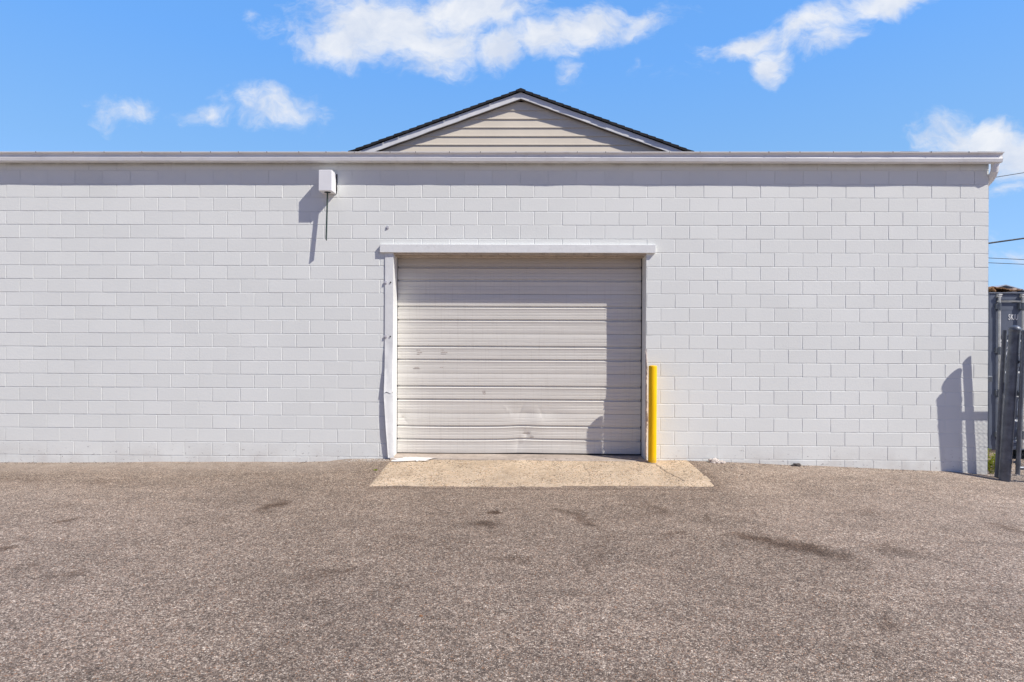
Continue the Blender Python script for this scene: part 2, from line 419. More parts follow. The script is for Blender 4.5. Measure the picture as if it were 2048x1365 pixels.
for _ in range(80):
    a_ = rs_.uniform(.03, .24); an_ = rs_.normal(0, .5); b2 = a_*rs_.uniform(.12, .4)
    STAINS.append([rs_.uniform(-6, 6.5), rs_.uniform(-5.4, -1.6), a_*math.cos(an_), a_*math.sin(an_), -b2*math.sin(an_), b2*math.cos(an_), rs_.uniform(.2, .6)])
wxn = (vf(GXm, GYm, 6, 11, 4)-.5)*.50; wyn = (vf(GXm, GYm, 6, 21, 4)-.5)*.46
for cx, cy, ax, ay, bx, by, s in STAINS:
    A = np.array([[ax, bx], [ay, by]])*1.55; I = np.linalg.inv(A)
    dx = GXm-cx+wxn*.6; dy = GYm-cy+wyn*.6
    r = np.sqrt((I[0,0]*dx+I[0,1]*dy)**2 + (I[1,0]*dx+I[1,1]*dy)**2)
    stain = np.maximum(stain, s*np.clip(1.25-r, 0, 1))
band = np.clip(1-np.abs(GYm+1.37+.03*(vf(GXm, GYm*0, 2, 90)-.5))/.09, 0, 1)*((GXm > -1.95) & (GXm < 2.5))
stain = np.maximum(stain, band*.55)
stain = np.maximum(stain, .6*np.clip(1-np.abs(GXm-2.50-.10*(GYm+1)*0)/.16, 0, 1)*((GYm < 0) & (GYm > -1.3))*(.3+vf(GXm, GYm, 4, 66)))
stain = np.maximum(stain, .45*np.clip(1-np.abs(GXm+1.93)/.12, 0, 1)*((GYm < 0) & (GYm > -1.3))*(.3+vf(GXm, GYm, 4, 67)))
dust = np.clip(1-(-GYm)/(.55+.5*vf(GXm, GYm, .9, 31)), 0, 1)*np.clip((-1.9-GXm)/.8, .25, 1)*.75
dust = dust*(GYm < .2)
pale = np.clip((-GXm-2.0)/5, 0, .75) * np.clip((-GYm-.2)/1.5, 0, 1) + np.clip((GXm-2.2)/3.0, 0, .8)*(vf(GXm, GYm, .6, 41) > 0)
pale = np.clip(pale*(.5+vf(GXm, GYm, .7, 43)), 0, 1)
g = grid_mesh('ground', np.stack([GXm, GYm, Z], -1), M['asphalt'], attrs={'stain': stain, 'dust': dust, 'pale': pale})
tag(g, 'worn grey brown asphalt yard with dark stains in front of the block wall', 'asphalt yard', kind='structure')

# apron (sloping exposed-aggregate slab in front of the door)
ax_ = np.arange(-1.86, 2.445, .0125); ay_ = np.arange(-1.36, .005, .0125)
AX, AY = np.meshgrid(ax_, ay_)
tt = (AX-AX.min())/(AX.max()-AX.min())
fr = -1.30 - .045*(tt-.4) + (np.array([fbm(x, 0, 2.1, 4, 3.) for x in ax_])*.035)[None, :]
front = AY*(fr/AY.min())
AYw = AY*0 + (AY/AY.min())*fr
lx = np.array([fbm(y, 4, 4., 4, 9.) for y in ay_])[:, None]*.014
AXw = AX + lx*(1-tt) + lx*.8*tt + (AY/AY.min())*(-(1-tt)*.0 + tt*.045)
edge_z = np.minimum.reduce([AX-AX.min(), AX.max()-AX, (AY-AY.min())])
AZ = .030 + AYw*.062 + (vf(AXw, AYw, 2, 61)-.5)*.012 - np.clip(.02-edge_z, 0, .02)*.9
def crackline(pts, X, Y, w=.007):
    d = np.full(X.shape, 9.)
    for (x0, y0), (x1, y1) in zip(pts[:-1], pts[1:]):
        dx, dy = x1-x0, y1-y0; L = dx*dx+dy*dy
        u = np.clip(((X-x0)*dx+(Y-y0)*dy)/L, 0, 1)
        d = np.minimum(d, np.hypot(X-x0-u*dx, Y-y0-u*dy))
    return np.clip(1.5-d/w, 0, 1)
jit = lambda a, b, n, k: [(a[0]+(b[0]-a[0])*i/n+random.uniform(-k, k), a[1]+(b[1]-a[1])*i/n) for i in range(n+1)]
crack = crackline(jit((1.93,-.22), (1.975,-.55), 5, .02)+jit((2.0,-.62), (2.12,-.98), 5, .018), AXw, AYw, .008)
crack = np.maximum(crack, .55*crackline(jit((.90,-.2), (.93,-.82), 7, .012), AXw, AYw, .006))
crack = np.maximum(crack, .5*crackline(jit((.93,-.82), (.84,-1.33), 6, .015), AXw, AYw, .006)*(vf(AXw, AYw, 9, 2) > .45))
AZ = AZ - crack*.006
ap = grid_mesh('concrete_apron', np.stack([AXw, AYw, AZ], -1), M['apron'], attrs={'crack': crack})
tag(ap, 'tan exposed aggregate concrete apron sloping down from the garage door', 'concrete apron', kind='structure')
# sill under the door
sx = np.arange(-1.86, 1.95, .02); sy = np.arange(-.07, .9, .01)
SX, SY = np.meshgrid(sx, sy)
fe = np.array([fbm(x, 2, 1.3, 4, 1.)*.018 - .006*np.clip(x, 0, 2) for x in sx])[None, :]
SYw = SY + fe*np.clip(1-(SY+.07)/.2, 0, 1)
SZ = .043 + .008*np.clip(SYw, 0, 1) + (vf(SX, SY, 4, 8)-.5)*.004 - .012*np.clip((SX-.2)/1.7, 0, 1) - (np.arange(len(sy)) < 1)[:, None]*.022
sc2 = ((np.arange(len(sy)) < 1)[:, None] * (vf(SX, SY*0, 7, 77) > .40))*.6*np.clip((SX+1.1)/.4, 0, 1)
sl = grid_mesh('concrete_sill', np.stack([SX, SYw, SZ], -1), M['sill'], attrs={'crack': sc2})
tag(sl, 'narrow concrete sill running under the garage door', 'concrete sill', kind='structure')
# spilled white paint on the apron's top left corner
pb = MB(); cs = []
for k in range(40):
    a = 2*math.pi*k/40; r = 1+.45*fbm(math.cos(a)*1.3, math.sin(a)*1.3, 1.6, 4, 5.)*1.6
    x = -1.50+.27*r*math.cos(a)+.05*math.sin(3*a); y = -.085+.10*r*math.sin(a)
    cs.append((x, y, .0475 if y > -.095 else .0385+y*.062))
pb.add(cs+[(-1.5,-.085,.0475)], [(k, (k+1) % 40, 40) for k in range(40)])
o = pb.build('paint_spill', M['spill'], fix=False)
o.data.flip_normals() if o.data.polygons[0].normal.z < 0 else None
tag(o, 'white paint spill dried on the concrete by the left door jamb', 'paint spill', kind='structure')

# ------------------------------------------------------------------ building
B = empty('warehouse', (0,0,0), 'low white painted concrete block warehouse with a garage door and a small roof gable', 'building')
BW, BH = .4068, .1981; XR = 6.711; Z0 = 4.010
OX0, OX1, OZ1 = -1.840, 1.824, 3.020
XL = XR - 50*BW
ZT, ZB = 4.42, -.36
rects = []
for k in range(-3, 23):
    z1 = Z0-k*BH; z0 = z1-BH
    z1 = min(z1, ZT)
    if z1-z0 < .03: continue
    off = 0 if k % 2 == 0 else BW/2
    x = XR + off
    while x > XL:
        a, b_ = max(x-BW, XL), min(x, XR); x -= BW
        if b_-a < .02: continue
        segs = [(a, b_, z0, z1)]
        if z0 < OZ1-.001 and b_ > OX0 and a < OX1:
            segs = []
            if a < OX0: segs.append((a, OX0, z0, z1))
            if b_ > OX1: segs.append((OX1, b_, z0, z1))
            if z1 > OZ1: segs.append((max(a, OX0), min(b_, OX1), OZ1, z1))
        rects += [q + (k,) for q in segs if q[1]-q[0] > .015 and q[3]-q[2] > .01]
V = []; F = []; T = []
G = .0036                                                   # half joint
for (x0, x1, z0, z1, k) in rects:
    n = len(V)
    jy = random.uniform(-.0006, .0006); tx = random.uniform(-.0008, .0008); tz = random.uniform(-.0007, .0007)
    tone = random.random()
    top = k < 0
    e0 = 0 if (abs(x0-OX1) < 1e-6) else G; e1 = 0 if (abs(x1-OX0) < 1e-6 or abs(x1-XR) < 1e-6) else G
    gb = G if not (abs(z0-OZ1) < 1e-6) else 0
    depth = (.0014 if top else .0046)*(1.2 if x0 > -2 else max(.5, .9+(x0+2)*.09))*random.uniform(.75, 1.15)
    rings = ((0, depth), (.0012, depth*.4), (.0040, .0), )
    hx = [random.uniform(-.0012, .0012) for _ in range(4)]
    for r, (ins, y) in enumerate(rings):
        xs0, xs1, zs0, zs1 = x0+e0+ins*(e0 > 0), x1-e1-ins*(e1 > 0), z0+gb+ins*(gb > 0), z1-G-ins
        for q, (xx, zz, su, sv) in enumerate(((xs0, zs0, -1, -1), (xs1, zs0, 1, -1), (xs1, zs1, 1, 1), (xs0, zs1, -1, 1))):
            yy = y + (jy + su*tx + sv*tz if r else 0)
            if (e0 == 0 and su < 0) or (e1 == 0 and su > 0) or (gb == 0 and sv < 0): yy = min(yy, .0012)
            V.append((xx + hx[q]*.5, yy, zz + hx[(q+1) % 4]*.6)); T.append(tone)
    for r in range(2):
        for q in range(4):
            a = n+r*4+q; b_ = n+r*4+(q+1) % 4
            F.append((a, b_, b_+4, a+4))
    F.append((n+8, n+9, n+10, n+11))
# mortar plane behind, and the returns of the opening
def wq(p): 
    n = len(V); V.extend(p); T.extend([.5]*len(p)); F.append(tuple(range(n, n+len(p))))
yb = .0040
for (x0, x1, z0, z1) in ((XL, OX0, ZB, ZT), (OX1, XR, ZB, ZT), (OX0, OX1, OZ1, ZT)):
    wq([(x0,yb,z0),(x1,yb,z0),(x1,yb,z1),(x0,yb,z1)])
wq([(OX1,.0,-.05),(OX1,.32,-.05),(OX1,.32,OZ1),(OX1,.0,OZ1)])
wq([(OX0,.32,-.05),(OX0,.0,-.05),(OX0,.0,OZ1),(OX0,.32,OZ1)])
wq([(OX0,.0,OZ1),(OX1,.0,OZ1),(OX1,.32,OZ1),(OX0,.32,OZ1)])
wq([(XL,.2,ZB),(XL,.2,ZT),(OX0,.2,ZT),(OX0,.2,ZB)]); wq([(OX1,.33,ZB),(OX1,.33,ZT),(XR-.2,.33,ZT),(XR-.2,.33,ZB)])
me = bpy.data.meshes.new('front_wall'); me.from_pydata(V, [], F)
at_ = me.attributes.new('tone', 'FLOAT', 'POINT'); at_.data.foreach_set('value', T)
me.materials.append(M['wall']); me.update(); link('front_wall', me, B)
# side and rear walls
RS = .300                                                   # roof pitch
YR = 6.5; ZE = 4.40; ZR = ZE+RS*YR
for XX in (XR, XL):
    s = MB(); s.add([(XX,.0,ZB),(XX,13,ZB),(XX,13,ZE),(XX,YR,ZR-.02),(XX,0,ZE)], [(0,1,2,3,4)]); s.build('side_wall', M['wall'], B, fix=False)
s = MB(); s.add([(XL,13,ZB),(XR,13,ZB),(XR,13,ZE),(XL,13,ZE)], [(0,1,2,3)]); s.build('rear_wall', M['wall'], B, fix=False)
# roof, with overhang; shingled
XO = XR+.085
s = MB()
def zr(y): return 4.427 + RS*(y+.14) if y <= YR else 4.427+RS*(YR+.14) - RS*(y-YR)
ys = [-.14] + [(-.14)+.143*i for i in range(1, 47)] + [YR]
for a, b_ in zip(ys[:-1], ys[1:]):
    za, zb = zr(a), zr(b_)
    s.add([(XL-.1,a,za+.010),(XO,a,za+.010),(XO,b_,zb+.002),(XL-.1,b_,zb+.002),(XL-.1,a,za),(XO,a,za),(XO,b_,zb-.01),(XL-.1,b_,zb-.01)],
          [(0,1,2,3),(4,5,1,0),(5,6,2,1),(7,4,0,3)])
s.add([(XL-.1,YR,zr(YR)),(XO,YR,zr(YR)),(XO,13.3,zr(13.3)),(XL-.1,13.3,zr(13.3))], [(0,1,2,3)])
# underside
s.add([(XL-.1,-.05,4.405),(XO,-.05,4.405),(XO,YR,zr(YR)-.09),(XL-.1,YR,zr(YR)-.09)], [(0,1,2,3)])
# curled starter shingles that show over the gutter
x = 4.6
while x < 6.6:
    w = random.uniform(.12, .38); h = random.uniform(.001, .004)
    s.add([(x,-.165,4.421),(x+w,-.165,4.421),(x+w,-.165,4.430+h*.6),(x,-.165,4.430+h),(x,-.05,4.452),(x+w,-.05,4.452)], [(0,1,2,3),(3,2,5,4)])
    x += w+random.choice((.01, .02, .14))
s.build('roof', M['shingle'], B, fix=False)
# fascia board behind the gutter
s = MB(); s.box(XL-.1, XO-.01, -.055, -.002, 4.33, 4.405); s.build('fascia', M['white'], B)
# K-style gutter, a little wavy
prof = [(-.056,4.425),(-.056,4.302),(-.120,4.298),(-.142,4.300),(-.149,4.306),(-.152,4.318),(-.155,4.340),(-.158,4.350),(-.153,4.357),(-.148,4.366),(-.146,4.382),(-.149,4.396),(-.160,4.409),(-.181,4.413),(-.182,4.425),(-.170,4.426),(-.168,4.420)]
n = 340; gxs = np.linspace(XL-.1, 6.786, n)
P = np.zeros((len(prof), n, 3))
for i, x in enumerate(gxs):
    wv = fbm(x, 0, .55, 3, 2.)*.006; w2 = fbm(x, 7, 1.6, 3, 6.)*.0035
    sag = -.010*math.exp(-((x-6.0)/3.)**2) - .004*(x > -1)
    for j, (y, z) in enumerate(prof):
        low = 1 if z < 4.36 else 0
        P[j, i] = (x, y + (wv*.7+w2 if j > 1 else 0), z + w2*.25*(1-low) + low*(wv*.3+sag))
gut = grid_mesh('gutter', P, M['gutter'], B, smooth=True, flip=True)
gut.data.set_sharp_from_angle(angle=R_(22))
s = MB(); pr_ = [(6.786, y, z-.008*(z < 4.36)) for y, z in prof[:-2]]; s.add(pr_, [tuple(range(len(pr_)))])
s.build('end_cap', M['gutter'], gut, fix=False)
x = -7.9; hm = simple('hanger_screw', (.25,.25,.25), .5)
while x < 6.7:
    s = MB(); s.box(x-.004, x+.004, -.1850, -.17, 4.411, 4.429); s.build('gutter_screw', hm, gut)
    x += random.uniform(.36, .56)
for xs_ in (-5.45, -2.55, .62, 3.75):
    nseg = 6; P2 = np.zeros((len(prof), nseg, 3))
    for i in range(nseg):
        gi = int(np.argmin(np.abs(gxs-(xs_+.06*i/(nseg-1))))); 
        for j in range(len(prof)):
            P2[j, i] = P[j, gi]; P2[j, i, 0] = xs_+.06*i/(nseg-1); P2[j, i, 1] -= .0018; P2[j, i, 2] += -.0018 if j < 3 else (.0018 if j > 11 else 0)
    sm = grid_mesh('gutter_seam', P2, M['gutter'], gut, smooth=True, flip=True); sm.data.set_sharp_from_angle(angle=R_(22))
# downspout elbow
s = MB()
pts = [(6.738,-.078,4.31),(6.738,-.078,4.24),(6.742,-.062,4.185),(6.752,-.018,4.135),(6.762,.04,4.09),(6.765,.12,4.045),(6.765,.18,3.99),(6.765,.20,3.93),(6.765,.205,3.85),(6.765,.205,.2)]
fine = []
for i in range(len(pts)-2):
    for k in range(4): fine.append(tuple(pts[i][j]+(pts[i+1][j]-pts[i][j])*k/4 for j in range(3)))
fine.append(pts[-2]); fine.append(pts[-1])
rr = [.053*(1-.06*(i % 2 if 4 < i < 30 else 0)) for i in range(len(fine))]
s.tube(fine, rr, 12, flat=(1.0, .8)); s.build('downspout', M['gutter'], B, autosmooth=28)
# ---- gable over the roof
RY, WY = 2.40, 2.50; SP = .3625; PZ = 6.406
s = MB()
zs = 6.055; lines = [zs-.1615*i for i in range(9)]
tops = [zs+.1615] + lines[:-1]
gp = PZ-.13
for zt, zb in zip(tops, lines):
    for (za, zb2, ya, yb2) in ((zt, zb+.026, .0, -.011), (zb+.026, zb+.022, -.011, -.0165), (zb+.022, zb, -.0165, -.0175), (zb, zb-.0005, -.0175, 0.002)):
        ha, hb = max((gp-za)/SP, 0)+.10, max((gp-zb2)/SP, 0)+.10
        s.add([(-ha, WY+ya, za), (ha, WY+ya, za), (hb, WY+yb2, zb2), (-hb, WY+yb2, zb2)], [(3,2,1,0)])
s.build('gable_siding', M['siding'], B, fix=False)
def slope_pt(sx_, d, y, drop): return (sx_*d, y, PZ-SP*d-drop)
HW = 4.2; CN = 1/math.sqrt(1+SP*SP)
s = MB(); sb = MB(); sf = MB()
for sd in (-1, 1):
    # shingle courses, stepped
    c = 0; d = HW
    while d > 0:
        d2 = max(d-.142, 0)
        a = slope_pt(sd, d, RY-.035, -.006-.010); b_ = slope_pt(sd, d2, RY-.035, -.0035)
        jx = random.uniform(-.006, .006)
        y0 = RY-.035+jx; y1 = 6.6
        s.add([(a[0],y0,a[2]),(b_[0],y0,b_[2]),(b_[0],y1,b_[2]),(a[0],y1,a[2]),(a[0],y0,a[2]-.052),(b_[0],y0,b_[2]-.045),(a[0],y1,a[2]-.052)],
              [(0,1,2,3),(4,5,1,0),(4,0,3,6)])
        d = d2
    # rake board, slightly wavy bottom
    nn = 60
    for i in range(nn):
        d0, d1 = HW*i/nn, HW*(i+1)/nn
        def w(dd): return .006*fbm(dd*sd, 1, 2.2, 3, 4.)
        sb.add([slope_pt(sd, d0, RY, .048), slope_pt(sd, d1, RY, .048), slope_pt(sd, d1, RY+w(d1), .160+w(d1)), slope_pt(sd, d0, RY+w(d0), .160+w(d0)),
                slope_pt(sd, d0, RY+.03, .160+w(d0)), slope_pt(sd, d1, RY+.03, .160+w(d1))], [(0,1,2,3), (3,2,5,4)])
    sf.add([slope_pt(sd, 0, RY+.025, .135), slope_pt(sd, HW, RY+.025, .135), slope_pt(sd, HW, WY+.06, .135), slope_pt(sd, 0, WY+.06, .135)], [(0,1,2,3)])
    sf.add([slope_pt(sd, 0, WY-.022, .13), slope_pt(sd, HW, WY-.022, .13), slope_pt(sd, HW, WY-.022, .168), slope_pt(sd, 0, WY-.022, .168)], [(0,1,2,3)])
s.add([(-.09,RY-.045,PZ-.018),(0,RY-.045,PZ+.016),(.09,RY-.045,PZ-.018),(.09,6.6,PZ-.018),(0,6.6,PZ+.016),(-.09,6.6,PZ-.018),(-.09,RY-.045,PZ-.05),(.09,RY-.045,PZ-.05)],
      [(0,1,4,5),(1,2,3,4),(6,7,2,1,0)])
s.build('gable_roof', M['shingle'], B, fix=False)
sb.build('rake_board', M['rake'], B, fix=False); sf.build('gable_soffit', M['soffit'], B, fix=False)

# ---- lintel and jamb trim
s = MB(); s.bbox(-2.027, 1.950, -.047, -.001, 3.012, 3.132, .004)
s.build('lintel', M['white'], B)
s = MB(); s.box(OX0+.001, OX1-.001, .002, .07, 2.990, 3.017); s.box(OX0+.001, OX1-.001, .13, .282, 2.978, 3.0165)
s.build('header_board', M['headwood'], B)
def trim(z1, z0, low):
    rows = 150; cols = [(-1.957, 0), (-1.948, .3), (-1.92, 1), (-1.89, 1), (-1.86, 1), (-1.842, .6), (-1.8375, 0)]
    P = np.zeros((rows, len(cols)+3, 3))
    for i in range(rows):
        z = z1+(z0-z1)*i/(rows-1)
        if low:
            f = (z1-z)/(z1-z0)
            xo0, xo1 = -.006+.068*f**1.0, .012+.012*f; yo0 = -.030-.015*math.sin(f*3); yo1 = -.012
            rip = .012*math.exp(-(z1-z)/.04)
        else:
            d = max(0, 1.75-z)/.75; xo0, xo1 = .004*math.sin(d*3), .0; yo0 = -.004-.040*d**1.3; yo1 = -.006-.004*d
            rip = .018*math.exp(-(z-z0)/.03)
        cr = .010*fbm(z, 3, 6, 3, 1.)*(1. if low else min(d*1.2, 1))
        for j, (x, q) in enumerate(cols):
            u = j/(len(cols)-1)
            xx = x + xo0*(1-u) + xo1*u + (abs(cr)*.9*u**3 if j > 3 else 0)*-1
            yy = -.008 + yo0*(1-u)**.8 + yo1*u + fbm(x*3, z, 5, 3, 2.)*.004*(1 if (low or d > 0) else .1) - (.006 if j in (4,) else 0)*(abs(cr)*100 > .4)
            zz = z + rip*math.sin(u*9+z*5)*.8 + (.012*u if low and i == 0 else 0)
            P[i, j] = (xx, yy, zz)
        last = P[i, len(cols)-1]
        P[i, len(cols)] = (-1.836 + (xo1*.3), .004, z); P[i, len(cols)+1] = (-1.838, .14, z); P[i, len(cols)+2] = (-1.839, .285, z)
    o = grid_mesh('jamb_trim', P, M['white'], B, smooth=True, flip=True); o.data.set_sharp_from_angle(angle=R_(30)); return o
t1 = trim(3.010, .985, False); t2 = trim(.972, .040, True)
t2['label'] = 'crumpled lower length of white metal door trim, torn and bent off the wall'
# rough broken mortar along the right jamb edge
rows = 260; cc = 8; P = np.zeros((rows, cc, 3))
for i in range(rows):
    z = .03+1.60*i/(rows-1)
    env = min(1, (1.60-z)/.15)
    for j in range(cc):
        u = j/(cc-1); a = u*math.pi
        nb = fbm(z, u*2, 7, 4, 8.); n2 = fbm(z, u*3, 22, 4, 3.)
        r = .024+.024*max(nb, -.4)+.010*n2
        r = max(r, .002)*max(env, .05)
        wx = .030+.028*fbm(z, 0, 2.2, 3, 4.)
        P[i, j] = (OX1-.010+ u*(wx+.010), .003-math.sin(a)*r*1.05, z)
grid_mesh('jamb_patch', P, M['patch'], B, smooth=True)

# ---- sectional garage door
D = MB(); D.box(-1.837, 1.8225, .335, .35, .04, 3.0); D.box(1.8155, 1.8225, .285, .334, .045, 2.99); D.box(-1.8365, -1.834, .290, .334, .045, 2.99)  # dark backing sheet and edge strips paint in the shaded gaps
door = D.build('garage_door', M['darkgap'], B)
door['label'] = 'beige ribbed sectional garage door, dented along its lowest sections'
DZ0, SH = .058, .5955
def dent(x, z):
    y = 0; dz = 0
    # large crumple around x=.05..45 low
    for cx, cz, rx, rz, a in ((.10,.64,.14,.10,.020),(.42,.66,.22,.09,.013),(-.12,.70,.12,.10,.010),(.28,.52,.18,.12,-.016),(.10,.33,.05,.05,.022),(.02,.20,.10,.12,.012),(.75,.20,.30,.10,.008),(-1.78,.60,.10,.10,.018),(1.25,.25,.12,.2,.006)):
        y += .75*a*math.exp(-((x-cx)/rx)**2-((z-cz)/rz)**2)
    # creases
    for cx, cz, an, L, W, a in ((.02,.70,1.2,.12,.010,.012),(-.17,.69,2.2,.10,.010,-.010),(.33,.66,2.0,.10,.012,.010),(.09,.35,1.3,.14,.012,-.012),(-.02,.18,1.4,.16,.012,.009),(.60,.15,1.1,.16,.016,.008),(-1.72,.56,2.25,.13,.012,.012),(.17,.28,.5,.1,.012,.012)):
        ca, sa = math.cos(an), math.sin(an); u = (x-cx)*ca+(z-cz)*sa; v = -(x-cx)*sa+(z-cz)*ca
        y += .55*a*math.exp(-(u/L)**2)*math.exp(-abs(v)/(1.5*W))
    amp = math.exp(-((z-.35)/.35)**2)
    dz = amp*(.006*math.sin(x*2.1+.6)+.010*math.exp(-((x-.05)/.25)**2))
    y += amp*.004*fbm(x, z*.7, 1.5, 3, 4.)
    return y, dz
def prof_section(zt):
    """(z, y) from top down; y positive = recessed"""
    pr_ = []; tH = SH/3
    for j in range(3):
        a = zt-j*tH
        if j == 0: pr_ += [(a-.0005, .010), (a-.003, .001), (a-.006, 0)]
        for fr_ in (.40, .64):
            c = a-fr_*tH; pr_ += [(c+.007, 0), (c+.004, .0030), (c-.001, .0034), (c-.006, -.0008), (c-.014, 0)]
        if j < 2:
            c = a-tH; pr_ += [(c+.026, 0), (c+.0240, .002), (c+.020, .0230), (c+.006, .0240), (c-.001, .0225), (c-.013, .001), (c-.018, -.0035), (c-.024, 0)]
        else:
            c = a-tH; pr_ += [(c+.006, 0), (c+.003, .001), (c+.001, .010)]
    return pr_
for k in range(5):
    zt = DZ0+SH*(5-k); pr_ = prof_section(zt); nx = 30 if k < 3 else 260
    xs = np.linspace(-1.832, 1.812, nx); P = np.zeros((len(pr_), nx, 3))
    bow = random.uniform(-.001, .001)
    for i, x in enumerate(xs):
        for j, (z, y) in enumerate(pr_):
            dy, dz = dent(x, z) if k >= 3 else (.0012*fbm(x, z, 1.1, 2, 3.+k), 0)
            P[j, i] = (x, .290+y+dy+bow, z+dz)
    o = grid_mesh('door_section', P, M['door'], door, smooth=True, flip=True)
    o.data.set_sharp_from_angle(angle=R_(40))
    if k >= 3: o['label'] = 'dented beige ribbed door section'
# bottom rubber seal
s = MB(); s.box(-1.825, 1.81, .296, .325, .050, .062); s.build('bottom_seal', M['black'], door)
# tape residue and scuffs on the door face
res = simple('tape_residue', (.54,.49,.44), .8, var=.25, scale=60, dirt=(.60,.56,.52), dirt_amt=.9)
def blot(cx, cz, w, h, nm, y=.2885, seed=0):
    b_ = MB(); N = 18; pts = []
    for k in range(N):
        a = 2*math.pi*k/N; q = 1/max(abs(math.cos(a)), abs(math.sin(a))); q *= 1+.22*fbm(math.cos(a)*2, math.sin(a)*2, 2, 3, seed+.3)
        pts.append((cx+math.cos(a)*q*w/2, y, cz+math.sin(a)*q*h/2))
    b_.add(pts+[(cx, y, cz)], [(k, (k+1) % N, N) for k in range(N)])
    return b_.build(nm, res, door, fix=False)
for i, (cx, cz, w, h) in enumerate(((-.531,.985,.050,.020),(-.528,.955,.045,.030),(-1.52,1.60,.06,.018),(-1.50,1.565,.07,.022),(-1.52,1.535,.045,.014),(-1.155,1.60,.05,.016),(-1.13,1.566,.10,.020),(-1.14,1.54,.08,.010),(-1.54,1.335,.07,.016),(-1.17,1.34,.05,.012),(-1.55,1.317,.10,.006))):
    blot(cx, cz, w, h, 'tape_residue', seed=i)

# bolts
def bolt(x, z, y=0., label=''):
    e = empty('anchor_bolt', (x, y, z), label, 'bolt', 'painted bolts left of the garage door')
    s = MB(); s.tube([(x,y-.001,z),(x,y-.005,z)], .026, 16); s.build('washer', M['bolt'], e, autosmooth=30)
    s = MB(); s.tube([(x,y-.005,z),(x,y-.013,z)], .0155, 6); s.tube([(x,y-.013,z),(x,y-.019,z)], .008, 8); s.build('nut', M['bolt'], e, autosmooth=30)
    return e
bolt(-1.927, 3.377, 0, 'painted anchor bolt on bare wall above the left end of the door lintel')
bolt(-1.947, 2.578, -.012, 'upper anchor bolt on the left white door trim')
bolt(-1.943, 1.794, -.012, 'lower anchor bolt on the left white door trim')
for z in (2.582, 1.797):
    s = MB(); s.tube([(-1.874,-.0245,z),(-1.874,-.0195,z)], .011, 10)
    o = s.build('bolt_hole', M['black'], t1)

# ------------------------------------------------------------------ wall box with hanging bar
L = empty('wall_light_box', (-2.772, 0, 4.01), 'white metal box mounted under the gutter with a dark bar hanging below it', 'wall light')
s = MB(); s.bbox(-2.868, -2.675, -.200, -.012, 3.862, 4.160, .006); s.build('housing', M['lampbox'], L)
s = MB(); s.box(-2.86, -2.662, -.012, -.001, 3.90, 4.150); 
for k in range(26): 
    z = 3.86+.29*random.random(); s.box(-2.674-.002, -2.668+random.uniform(0,.008), -.016, -.001, z, z+random.uniform(.008,.03))
s.build('gasket', M['black'], L)
s = MB(); s.tube([(-2.765,-.115,3.8635),(-2.765,-.115,3.8590)], .046, 24); s.build('opening_shade', M['black'], L)  # black disc paints the shade inside the opening in the box bottom
s = MB(); 
tA, tB = Vector((-2.768,-.105,3.87)), Vector((-2.772,-.145,3.178))
vs = []
for p, ofs in ((tA, 0), (tB, 0)):
    for dx, dy in ((-.0055,-.018),(.0055,-.018),(.0055,.018),(-.0055,.018)): vs.append((p.x+dx, p.y+dy, p.z + (-dy*.6 if p is tB else 0)))
s.add(vs, [(0,1,2,3),(4,5,6,7),(0,1,5,4),(1,2,6,5),(2,3,7,6),(3,0,4,7)]); s.build('hanging_bar', M['green'], L)

# ------------------------------------------------------------------ bollard
Bo = empty('bollard', (1.892, -.13, .018), 'yellow steel bollard guarding the right side of the garage door', 'bollard')
s = MB(); r = .0585; N = 40
ringz = [(r,-.06),(r,.3),(r,.8),(r,1.385),(r-.002,1.392),(r-.006,1.397),(r-.02,1.4005),(.015,1.403)]
vs = []; fs = []
for q, z in ringz:
    for k in range(N): a = 2*math.pi*k/N; vs.append((1.891+.003*(z/1.4)+q*math.cos(a), -.13+q*math.sin(a), z))
for i in range(len(ringz)-1):
    for k in range(N): a = i*N+k; b_ = i*N+(k+1) % N; fs.append((a, b_, b_+N, a+N))
fs.append(tuple(range((len(ringz)-1)*N, len(ringz)*N)))
s.add(vs, fs); s.build('post', M['yellow'], Bo, autosmooth=35)
s = MB(); vs = []
for k in range(36):
    a = 2*math.pi*k/36; q = .070+.016*fbm(math.cos(a), math.sin(a), 2.3, 3, 1.); vs.append((1.892+q*math.cos(a), -.13+q*math.sin(a), .0245 + .003*random.random()+.062*q*math.sin(a)))
s.add(vs+[(1.892,-.13,.036)], [(k, (k+1) % 36, 36) for k in range(36)])
s.build('grout_collar', M['sill'], Bo, smooth=True)

# ------------------------------------------------------------------ fence by the corner
def domed_post(name, label, p0, p1, r, cap=1.12, caph=.05):
    e = empty(name, p0, label, 'fence post', 'leaning steel fence posts beside the wall corner')
    s = MB(); s.tube([p0, tuple((p0[i]+p1[i])/2 for i in range(3)), p1], r, 24)
    s.build('post', M['galv_dark'], e, autosmooth=35)
    d = (Vector(p1)-Vector(p0)).normalized(); q = Vector(p1)
    s = MB(); prof_ = [(-.05*r/.075, 1.03), (-.02, 1.04), (-.01, cap), (.0, cap), (caph*.35, cap*.93), (caph*.7, cap*.68), (caph*.95, cap*.35), (caph, .05)]
    s.tube([q+d*t for t, _ in prof_], [r*k for _, k in prof_], 24); s.build('cap', M['galv'] if r < .05 else M['galv_dark'], e, autosmooth=40)
    return e
domed_post('fence_post', 'thin leaning grey fence post next to the white wall corner', (6.742,-.125,-.22), (6.780,-.204,1.92), .0300)
fp = domed_post('gate_post', 'thick leaning grey gate post with a domed cap beside the wall corner', (6.728,-.270,-.22), (6.809,-.338,1.93), .0650, 1.10, .055)
del fp['group']
